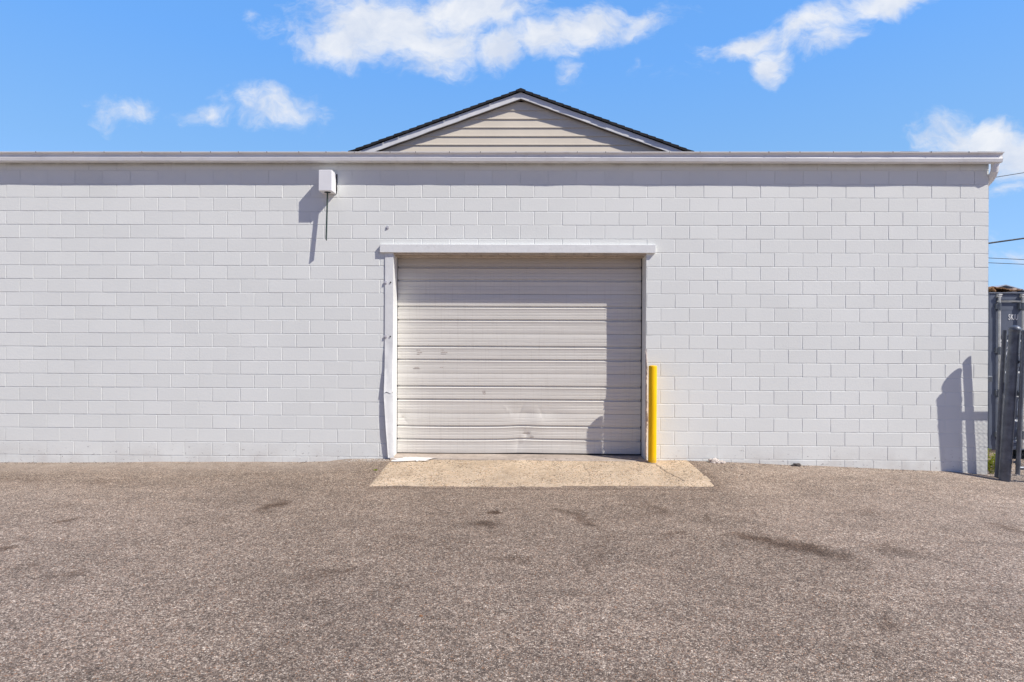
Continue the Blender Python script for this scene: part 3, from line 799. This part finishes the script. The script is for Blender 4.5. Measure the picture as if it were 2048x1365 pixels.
def on(p0, p1, z): t = (z-p0[2])/(p1[2]-p0[2]); return Vector([p0[i]+(p1[i]-p0[i])*t for i in range(3)])
A0, A1 = (6.728,-.270,-.22), (6.809,-.338,1.93)
G0, G1 = (6.828,-.370,-.055), (6.842,-.445,1.90)
for z, nm in ((1.485,'hinge'),(.105,'hinge')):
    c = on(A0, A1, z); s = MB()
    dd = (Vector(A1)-Vector(A0)).normalized()
    s.tube([c-dd*.022, c+dd*.022], .0705, 28)
    g_ = on(G0, G1, z)
    s.tube([c+Vector((.05,-.06,0)), g_], .016, 8)
    dg = (Vector(G1)-Vector(G0)).normalized(); s.tube([g_-dg*.03, g_+dg*.03], .031, 20)
    s.build(nm, M['galv_dark'], fp, autosmooth=35)
for z in (1.38, .26, -.02, 1.60):
    c = on(A0, A1, z); s = MB(); s.tube([c-dd*.004, c+dd*.004], .0680, 28); s.build('band', M['galv_dark'], fp, autosmooth=35)
# chain-link gate opening to the right
Gt = empty('chain_link_gate', G0, 'chain link gate leaf hanging from the thick gate post at the right edge', 'gate')
s = MB(); s.tube([G0, G1], .0265, 18); s.tube([on(G0, G1, 1.60), (8.3,-.43,1.60)], .028, 12); s.tube([on(G0, G1, .03), (8.3,-.374,.03)], .026, 12); s.tube([(8.3,-.372,-.02),(8.3,-.434,1.66)], .026, 12)
s.build('frame', M['galv_dark'], Gt, autosmooth=35)
d_ = (Vector(G1)-Vector(G0)).normalized(); s = MB(); s.tube([Vector(G1)+d_*t for t in (-.02,-.002,0,.015,.022)], [.029,.030,.030,.020,.004], 16); s.build('cap', M['galv_dark'], Gt, autosmooth=40)
s = MB(); wp = .036; x = 6.855; par = 0
while x < 8.27:
    pts = []; z = .04; k = 0
    while z <= 1.585:
        odd = (k % 2 == 1)
        xx = x + (wp if odd != bool(par) else 0)
        pts.append((xx, -.373-.037*z+(.003 if odd else -.003), z)); z += wp; k += 1
    s.tube(pts, .0017, 4, cap=False); x += wp; par = 1-par
s.build('wire_mesh', M['wire'], Gt, fix=False)
# twisted tie wires on the posts
for z in np.arange(.3, 1.5, .13):
    s = MB(); c = on(A0, A1, z) + Vector((.078,-.02,0)); s.tube([c+Vector((-.03,-.05,-.01)), c+Vector((0,-.02,.02)), c+Vector((.02,.01,-.01)), c+Vector((.05,0,.03))], .0028, 5)
    s.build('tie_wire', M['wire'], fp)
s = MB(); s.bbox(6.713, 6.805, .03, .12, 1.185, 1.265, .005)
o = s.build('rail_bracket', M['galv_dark']); tag(o, 'small grey steel rail bracket bolted round the white wall corner', 'bracket')

# ------------------------------------------------------------------ shipping container
CX0, CX1, CY, CZ0, CZ1 = 7.735, 10.17, 1.30, -.02, 2.555
C = empty('shipping_container', (8.95, CY, CZ0), 'dark blue grey shipping container standing behind the fence posts', 'container')
s = MB()
s.bbox(CX0, CX0+.12, CY-.02, CY+.14, CZ0, CZ1, .008); s.bbox(CX1-.12, CX1, CY-.02, CY+.14, CZ0, CZ1, .008)
s.bbox(CX0+.12, CX1-.12, CY-.01, CY+.10, CZ1-.105, CZ1-.002, .006); s.bbox(CX0+.12, CX1-.12, CY-.01, CY+.1, CZ0, CZ0+.11, .006)
s.bbox(CX0-.01, CX1+.01, CY-.035, CY+.10, CZ1, CZ1+.022, .004)
# corrugated sides as zigzag
for X, sg in ((CX0+.02, 1), (CX1-.02, -1)):
    y = CY+.14; pts = []
    while y < CY+6.0:
        pts += [(X, y), (X, y+.07), (X+sg*.034, y+.105), (X+sg*.034, y+.175)]; y += .21
    for (xa, ya), (xb, yb_) in zip(pts[:-1], pts[1:]):
        s.add([(xa,ya,CZ0+.1),(xb,yb_,CZ0+.1),(xb,yb_,CZ1-.06),(xa,ya,CZ1-.06)], [(0,1,2,3)])
s.box(CX0, CX0+.07, CY+.14, CY+6.06, CZ1-.07, CZ1-.002); s.box(CX1-.07, CX1, CY+.14, CY+6.06, CZ1-.07, CZ1-.002)
s.box(CX0, CX0+.07, CY+.14, CY+6.06, CZ0, CZ0+.12); s.box(CX1-.07, CX1, CY+.14, CY+6.06, CZ0, CZ0+.12)
s.box(CX0+.03, CX1-.03, CY+.11, CY+6.04, CZ1-.03, CZ1-.012); s.box(CX0+.03, CX1-.03, CY+6.0, CY+6.05, CZ0, CZ1-.04)
s.build('body', M['container'], C)
s = MB(); s.tube([(CX0+.125,CY-.028,CZ1-.125),(CX1-.125,CY-.028,CZ1-.125)], .013, 8); s.build('drip_rail', M['galv'], C, smooth=True)
s = MB(); s.box(CX0+.118, CX1-.118, CY+.06, CY+.075, CZ0+.05, CZ1-.10); s.build('door_gasket', M['cont_dark'], C)
bands = [1.82, 1.30, .89, .50, .16]
XM = (CX0+CX1)/2
def cdoor(x0, x1):
    s = MB(); zt, zb = CZ1-.155, CZ0+.125
    pf = [(zt, 0.0)]; gaps = []
    for c in bands: pf += [(c+.052, 0), (c+.044, .045), (c-.020, .045)]; gaps.append(len(pf)-1); pf += [(c-.052, 0)]
    pf += [(zb, 0)]
    for ii, ((za, ya), (zc, yc)) in enumerate(zip(pf[:-1], pf[1:])):
        if ii in gaps: continue
        s.add([(x0+.045,CY-.004+ya,za),(x1-.045,CY-.004+ya,za),(x1-.045,CY-.004+yc,zc),(x0+.045,CY-.004+yc,zc)], [(0,1,2,3)])
    s.box(x0+.004, x0+.044, CY-.006, CY+.028, zb-.02, zt+.022); s.box(x1-.044, x1-.004, CY-.006, CY+.028, zb-.02, zt+.022)
    s.box(x0+.045, x1-.045, CY-.003, CY+.028, zt+.003, zt+.022); s.box(x0+.045, x1-.045, CY-.003, CY+.028, zb-.02, zb-.002)
    # pressed line across the head of the door
    s.box(x0+.05, x1-.05, CY-.0065, CY-.0045, zt-.115, zt-.105)
    d_o = s.build('door', M['container'], C, fix=False)
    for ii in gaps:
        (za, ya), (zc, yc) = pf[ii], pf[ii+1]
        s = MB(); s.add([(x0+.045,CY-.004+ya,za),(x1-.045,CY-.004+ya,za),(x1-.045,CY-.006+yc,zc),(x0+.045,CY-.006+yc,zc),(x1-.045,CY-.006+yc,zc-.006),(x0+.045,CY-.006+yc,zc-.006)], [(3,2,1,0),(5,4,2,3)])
        s.build('panel_rib', M['ledge'], d_o, fix=False)  # ledge strip in the lighter colour, painted as if sunlit
    return d_o
dl = cdoor(CX0+.122, XM-.006); dr = cdoor(XM+.006, CX1-.122)
def rod(x, d):
    s = MB(); y = CY-.052
    s.tube([(x,y,CZ0+.03),(x,y,CZ1-.02)], .0165, 12); r_ = s.build('lock_rod', M['galv'], d, smooth=False, autosmooth=35)
    s = MB(); s.bbox(x-.030, x+.030, y-.016, CY-.012, CZ1-.062, CZ1-.030, .006); s.bbox(x-.028, x+.034, y-.022, CY-.012, CZ1-.0305, CZ1-.008, .005)
    s.build('cam_keeper', M['galv'], d, autosmooth=35)
    for z in (CZ1-.21, 1.62, .92, CZ0+.26):
        s = MB(); s.bbox(x-.052, x+.028, y-.004, CY-.008, z-.045, z+.045, .006); s.tube([(x,y,z-.07),(x,y,z+.06)], .024, 10)
        s.build('rod_bracket', M['galv_dark'], d, autosmooth=35)
rod(7.882, dl); rod(8.262, dl); rod(9.62, dr); rod(10.0, dr)
def text(body, x, z, h, parent, cond=.62, y=CY-.009, sp=1.0):
    cu = bpy.data.curves.new('lettering', 'FONT'); cu.body = body; cu.size = h/.72; cu.space_character = sp; cu.offset = h*.026; cu.extrude = .0008
    tmp = bpy.data.objects.new('tmp', cu); col.objects.link(tmp); bpy.context.view_layer.update()
    me_ = bpy.data.meshes.new_from_object(tmp.evaluated_get(bpy.context.evaluated_depsgraph_get()))
    bpy.data.objects.remove(tmp)
    off = Vector((0,0,0)); p = parent
    while p is not None: off += p.location; p = p.parent
    for v in me_.vertices: v.co = Vector((x+v.co.x*cond, y-v.co.z, z+v.co.y)) - off
    me_.materials.clear(); me_.materials.append(M['letter'])
    o_ = link('lettering', me_, parent); return o_
t_ = text('SKIU', 8.060, 2.128, .092, dl, .56, sp=1.12)
t_['label'] = 'white letters SKIU'
for i, w_ in enumerate(('MAX', 'TARE', 'NET', 'CU.')):
    o_ = text(w_, 7.930, 1.652-.108*i, .088, dl, .98, sp=1.22); o_['label'] = 'white word ' + w_
# support blocks under the container
s = MB(); 
for bx_ in (CX0+.02, CX1-.25):
    for by_ in (CY+.02, CY+5.7):
        s = MB(); s.bbox(bx_, bx_+.23, by_, by_+.2, -.22, CZ0-.002, .01); s.build('support_block', M['wood'], C)

# scrap on top of the container
def ragged(x0, x1, y0, y1, zf, seed, name, label, th=.012):
    nx, ny = 34, 14; P = np.zeros((ny, nx, 3))
    for j in range(ny):
        for i in range(nx):
            x = x0+(x1-x0)*i/(nx-1); y = y0+(y1-y0)*j/(ny-1)
            ex = fbm(y*3, x, 3, 3, seed)*.05; ey = fbm(x*2, 0, 6, 4, seed+3)*.06
            P[j, i] = (x+ex*(i in (0, nx-1)), y+(ey if j == 0 else 0), zf(x, y)+fbm(x, y, 7, 4, seed)*.022)
    o = grid_mesh(name, P, M['scrap'], None, smooth=False)
    md = o.modifiers.new('s', 'SOLIDIFY'); md.thickness = th
    return tag(o, label, 'plywood')
ragged(7.76, 8.32, 1.30, 2.2, lambda x, y: 2.635+.03*math.sin(x*9)+(x-7.76)*.03, 3., 'plywood_sheet', 'ragged brown plywood sheet on top of the container roof')
ragged(7.74, 7.93, 1.28, 1.9, lambda x, y: 2.60+.06*abs(math.sin(x*22)), 9., 'bark_scrap', 'curled orange brown scrap at the left end of the container roof', .02)
s = MB(); s.bbox(8.150, 8.225, 1.32, 1.60, 2.579, 2.650, .004)
o = s.build('lumber_block', M['wood']); tag(o, 'short pale lumber block under the plywood on the container roof', 'lumber')
s = MB(); s.add([(8.28,2.0,2.692),(8.60,2.0,2.778),(9.6,2.0,2.50),(9.6,4.,2.50),(8.60,4.,2.78),(8.28,4.,2.695)], [(0,1,4,5),(1,2,3,4)])
s2 = s.build('tin_sheet', M['tin'], fix=False); md = s2.modifiers.new('s', 'SOLIDIFY'); md.thickness = .016
tag(s2, 'bent pale tin sheet peaked behind the plywood on the container roof', 'metal sheet')

# ------------------------------------------------------------------ overhead wires
def wire(p0, p1, r, sag, label):
    a, b_ = Vector(p0), Vector(p1); d = b_-a
    pts = []
    for i in range(41):
        t = -8.0+22*i/40; q = a+d*t
        q.z += sag*((t+8)*(t-14)/121); pts.append(q)
    s = MB(); s.tube(pts, r, 6); o = s.build('overhead_wire', M['cable'], smooth=True)
    tag(o, label, 'wire')
wire((22.537,20,9.66),(24.174,20,9.93), .016, .0, 'thin overhead wire rising right just under the downspout elbow, highest of the four')
wire((22.502,20,6.536),(24.188,20,6.779), .042, .0, 'thick black overhead cable between the gutter and the container')
wire((22.505,20,5.829),(24.192,20,5.757), .015, .0, 'upper of the two thin parallel overhead wires below the thick cable')
wire((22.506,20,5.599),(24.193,20,5.531), .015, .0, 'lowest of the four overhead wires, thin and nearly level')

# ------------------------------------------------------------------ small ground things
def rock(cx, cy, cz, sx_, sy_, sz_, seed, name, m_, label, cat):
    import bmesh
    bm = bmesh.new(); bmesh.ops.create_icosphere(bm, subdivisions=4, radius=1)
    for v in bm.verts:
        n_ = 1+.45*mn.fractal(v.co*1.4+Vector((seed,0,0)), 1., 2., 5)
        v.co = Vector((v.co.x*sx_*n_, v.co.y*sy_*n_, v.co.z*sz_*n_))
    me_ = bpy.data.meshes.new(name); bm.to_mesh(me_); bm.free(); me_.materials.append(m_)
    o_ = link(name, me_); o_.location = (cx, cy, cz); return tag(o_, label, cat)
rock(2.79, -.06, gz(2.79,-.06)+.018, .075, .045, .045, 3., 'concrete_chunk', M['chunk'], 'pale crumbling concrete lump against the wall right of the apron', 'concrete lump')
rock(2.90, -.05, gz(2.90,-.05)+.008, .050, .035, .020, 8., 'concrete_chunk', M['chunk'], 'small flat crumb beside the pale concrete lump at the wall foot', 'concrete lump')
rock(3.97, -.045, gz(3.97,-.05)+.012, .06, .03, .022, 5., 'dark_rubble', simple('dark_rubble_mat', (.10,.085,.075), .9, var=.4, scale=30, bumps=.6), 'dark chunk of rubble lying at the foot of the right wall', 'rubble')
rock(2.4, -5.0, gz(2.4,-5.0), .001, .001, .001, 5., 'tmp_none', M['chunk'], 'x', 'x')
bpy.data.objects.remove(bpy.data.objects['tmp_none'])
rock(1.35-2.0, -4.6, gz(-.65,-4.6)+.004, .012, .010, .006, 2., 'pebble', simple('pebble_brown', (.30,.15,.07), .8), 'single rusty brown pebble on the near asphalt', 'pebble')

OCT_V = np.array([(1,0,0),(-1,0,0),(0,1,0),(0,-1,0),(0,0,1),(0,0,-1)], float)
OCT_F = [(0,2,4),(2,1,4),(1,3,4),(3,0,4),(2,0,5),(1,2,5),(3,1,5),(0,3,5)]
def stones(name, pts, sizes, tones, label, cat):
    V_ = []; F_ = []; T_ = []
    for (x, y), s_, tn in zip(pts, sizes, tones):
        n_ = len(V_); a = random.random()*6.28; ca, sa = math.cos(a), math.sin(a)
        k = np.array([random.uniform(.7,1.3), random.uniform(.6,1.), random.uniform(.4,.8)])*s_
        z = gz(x, y) if not (-1.84 < x < 2.42 and -1.25 < y < .28) else (.030+min(y, 0)*.062 + (.012 if y > -.05 else 0))
        for v in OCT_V*rng.uniform(.75, 1.25, OCT_V.shape[0])[:, None]:
            v = v*k; V_.append((x+v[0]*ca-v[1]*sa, y+v[0]*sa+v[1]*ca, z+v[2]+k[2]*.4)); T_.append(tn)
        F_ += [tuple(i+n_ for i in f_) for f_ in OCT_F]
    me_ = bpy.data.meshes.new(name); me_.from_pydata(V_, [], F_)
    a_ = me_.attributes.new('tone', 'FLOAT', 'POINT'); a_.data.foreach_set('value', T_)
    me_.materials.append(M['gravel']); me_.update(); return tag(link(name, me_), label, cat, kind='stuff')
pts = []; sz = []; tn = []
for _ in range(1500):
    x = random.uniform(6.73, 9.2); y = random.uniform(-.35, 1.6); pts.append((x, y)); sz.append(random.uniform(.006, .020)); tn.append(random.random())
stones('gravel', pts, sz, tn, 'loose gravel around the fence posts and under the container', 'gravel')
pts = []; sz = []; tn = []
for _ in range(1500):
    x = random.uniform(-8.2, 6.7)
    if -1.9 < x < 2.45 and random.random() < .6: continue
    y = -.012-abs(random.gauss(0, .045)); pts.append((x, y)); sz.append(random.uniform(.003, .009)); tn.append(random.random()**1.5)
for _ in range(260):                                          # pale flakes left of the apron
    x = random.gauss(-2.2, .20); y = -.03-abs(random.gauss(0, .07)); pts.append((x, y)); sz.append(random.uniform(.004, .012)); tn.append(random.uniform(.8, 1))
for _ in range(500):
    x = random.uniform(-7, 7.5); y = -random.uniform(.1, 5.6)
    if -1.9 < x < 2.45 and y > -1.4: continue
    pts.append((x, y)); sz.append(random.uniform(.002, .006)); tn.append(random.random())
for _ in range(250):
    x = random.uniform(2.45, 3.2); y = -random.uniform(.02, 1.0)*abs(random.gauss(0, .5)); pts.append((x, y)); sz.append(random.uniform(.004, .010)); tn.append(random.random()*.6)
stones('loose_grit', pts, sz, tn, 'loose grit and pale flakes scattered along the foot of the block wall', 'grit')

# weeds
def weed(cx, cy, n_, h, spread, label, seed, smallest=.012):
    random.seed(seed); s = MB(); st = MB(); z0 = gz(cx, cy)
    e = empty('weed', (cx, cy, z0), label, 'weed')
    for i in range(n_):
        a = random.uniform(0, 6.28); r_ = random.uniform(.2, 1)*spread; hh = h*random.uniform(.35, 1)
        base = Vector((cx+.02*math.cos(a), cy+.02*math.sin(a), z0)); tip = Vector((cx+r_*math.cos(a), cy+r_*math.sin(a)*.8, z0+hh))
        mid = (base+tip)/2+Vector((0,0,hh*.18)); pts_ = [base.lerp(mid, t/4) for t in range(4)]+[mid.lerp(tip, t/4) for t in range(5)]
        st.tube(pts_, .0018, 4)
        for p in pts_[2:]:
            for sd in (-1, 1):
                for _ in range(2):
                    d = Vector((math.cos(a+sd*1.2+random.uniform(-.5,.5)), math.sin(a+sd*1.2+random.uniform(-.5,.5)), random.uniform(-.2,.6))).normalized()
                    l_ = random.uniform(smallest, smallest*2.3); w_ = d.cross(Vector((random.uniform(-1,1),random.uniform(-1,1),1))).normalized()*l_*.22
                    s.add([p, p+d*l_*.5+w_, p+d*l_, p+d*l_*.5-w_], [(0,1,2,3)])
    st.build('stem', M['leaf'], e); s.build('foliage', M['leaf'], e, fix=False)
weed(6.85, .10, 34, .40, .14, 'yellow green leafy weed growing at the white wall corner', 3, .018)
weed(6.80, -.24, 6, .05, .05, 'tiny green weed tuft at the foot of the thick gate post', 5, .008)
weed(-1.93, -.62, 5, .025, .04, 'tiny green weed tuft at the left edge of the apron', 6, .006)
random.seed(11)

# ------------------------------------------------------------------ sky and sun
SUN = Vector((1.81, -1.0, 2.10)).normalized()
el = math.asin(SUN.z); az = math.atan2(SUN.x, SUN.y)
w = bpy.data.worlds.new('World'); sc.world = w; w.use_nodes = True
t = NT(w.node_tree); bg = w.node_tree.nodes['Background']
sky = t.n.new('ShaderNodeTexSky'); sky.sky_type = 'NISHITA'; sky.sun_disc = False
sky.sun_elevation = el; sky.sun_rotation = az; sky.altitude = 300; sky.air_density = 1.0; sky.dust_density = .6; sky.ozone_density = 2.2
tc = t.n.new('ShaderNodeTexCoord'); dirv = tc.outputs['Generated']
x_, y_, z_ = t.sep(dirv)
yy = t.math('MAXIMUM', y_, .03)
u = t.math('DIVIDE', x_, yy); v = t.math('DIVIDE', z_, yy)
uv = t.comb(u, v, 0.)
wn = t.n.new('ShaderNodeVectorMath'); wn.operation = 'SCALE'; wn.inputs['Scale'].default_value = .10
t.l.new(t.vmath('SUBTRACT', t.noise(uv, 7, 4, .55, color=True), (.5,.5,.5)), wn.inputs[0])
uvw = t.vmath('ADD', uv, wn.outputs[0])
# cloud bodies by direction: (azimuth tangent, elevation tangent, half width, half height, tilt, strength)
PX = lambda px, py: ((px-1039)/1174, (682.5-py)/1174)
CL = [(780,40,200,72,0,1.),(690,85,120,38,6,.85),(860,85,100,55,0,1.),(905,20,150,60,0,1.),(1000,100,62,38,0,1.),(1180,62,150,42,12,1.),(1080,85,80,40,5,.9),(1010,40,80,30,0,.7),
      (1490,78,90,30,15,.95),(1610,55,110,38,14,1.),(1760,12,110,30,12,.95),(1530,120,44,38,0,.95),(1640,85,70,26,10,.75),(1128,148,20,16,0,.34),(1280,115,24,26,0,.28),
      (240,212,72,26,0,.54),(395,231,70,18,4,.46),(540,212,98,36,-4,.58),(1965,285,150,46,0,1.),(2060,305,130,60,0,1.),(2010,370,60,18,0,.6),(2020,505,70,26,0,.5),(495,22,26,14,0,.35),(1420,140,60,20,0,.2),(2600,80,260,90,0,.9)]
dens = None
for px, py, a, b_, an, s_ in CL:
    cx, cy = PX(px, py)
    mp = t.n.new('ShaderNodeMapping'); mp.vector_type = 'TEXTURE'
    t.l.new(uvw, mp.inputs[0]); mp.inputs['Location'].default_value = (cx, cy, 0)
    mp.inputs['Rotation'].default_value = (0, 0, R_(an)); mp.inputs['Scale'].default_value = (a/1174*1.35, b_/1174*1.35, 1)
    q = t.math('MULTIPLY_ADD', t.vmath('LENGTH', mp.outputs[0]), -s_, s_)
    dens = q if dens is None else t.math('MAXIMUM', dens, q)
str_ = t.vmath('MULTIPLY', uvw, (1., 1.35, 1.))
n1 = t.noise(str_, 9, 9, .62, .3); n2 = t.noise(t.vmath('MULTIPLY', uvw, (1., 2.2, 1.)), 30, 7, .66, .5)
nn_ = t.math('ADD', t.math('MULTIPLY', n1, .75), t.math('MULTIPLY', n2, .25))
d = t.math('ADD', dens, t.math('MULTIPLY', t.math('SUBTRACT', nn_, .5), 2.1))
cov = t.mr(d, .04, .78, 0, 1, True)
front_ = t.mr(y_, .05, .15, 0, 1)
cov = t.math('MULTIPLY', t.math('MULTIPLY', cov, front_), .93)
SKY_S = .105
gain = t.mr(y_, -.35, .25, .46, 1.5, True)
skyc = t.vmath('MULTIPLY', t.vmath('MULTIPLY', sky.outputs[0], (.84*SKY_S, 1.05*SKY_S, 1.72*SKY_S)), t.comb(gain, gain, gain))
band_ = t.math('MULTIPLY', t.mr(y_, .1, .5, 0, .8, True), t.mr(z_, .0, .05, 0, 1))
skyv = t.ramp(z_, [(0, (.42,.66,.90)), (.16, (.30,.56,.87)), (.27, (.240,.505,.83)), (.42, (.170,.455,.95)), (.60, (.14,.41,.93)), (1, (.08,.26,.66))])
skyc = t.mix(band_, skyc, skyv)
shade = t.mr(t.noise(str_, 13, 5, .6), .35, .65, .0, 1.)
cloudc = t.mix(shade, (.70,.76,.88), (.90,.92,.96))
fin = t.mix(cov, skyc, cloudc)
t.l.new(fin, bg.inputs[0]); bg.inputs[1].default_value = 1.0

sl = bpy.data.lights.new('sun', 'SUN'); sl.energy = 5.0; sl.angle = R_(.55); sl.color = (1., .94, .86)
so = link('sun', sl); so.rotation_euler = SUN.to_track_quat('Z', 'Y').to_euler(); so.location = (8, -6, 12)

# ------------------------------------------------------------------ camera
cam = bpy.data.cameras.new('camera'); co = link('camera', cam)
cam.sensor_width = 36; cam.lens = 1174/2048*36; cam.clip_start = .05; cam.clip_end = 2000
th = R_(.75); ro = R_(.248)
Fv = Vector((-math.sin(th), math.cos(th), 0)); R0 = Vector((math.cos(th), math.sin(th), 0)); U0 = Vector((0,0,1))
Rv = R0*math.cos(ro)+U0*math.sin(ro); Uv = U0*math.cos(ro)-R0*math.sin(ro)
from mathutils import Matrix
mx = Matrix((Rv, Uv, -Fv)).transposed().to_4x4(); mx.translation = Vector((0,-8.5,1.74)); co.matrix_world = mx
sc.camera = co
sc.render.engine = 'CYCLES'
sc.view_settings.view_transform = 'Standard'; sc.view_settings.look = 'None'; sc.view_settings.exposure = 0; sc.view_settings.gamma = 1
sc.render.resolution_x = 1024; sc.render.resolution_y = 682
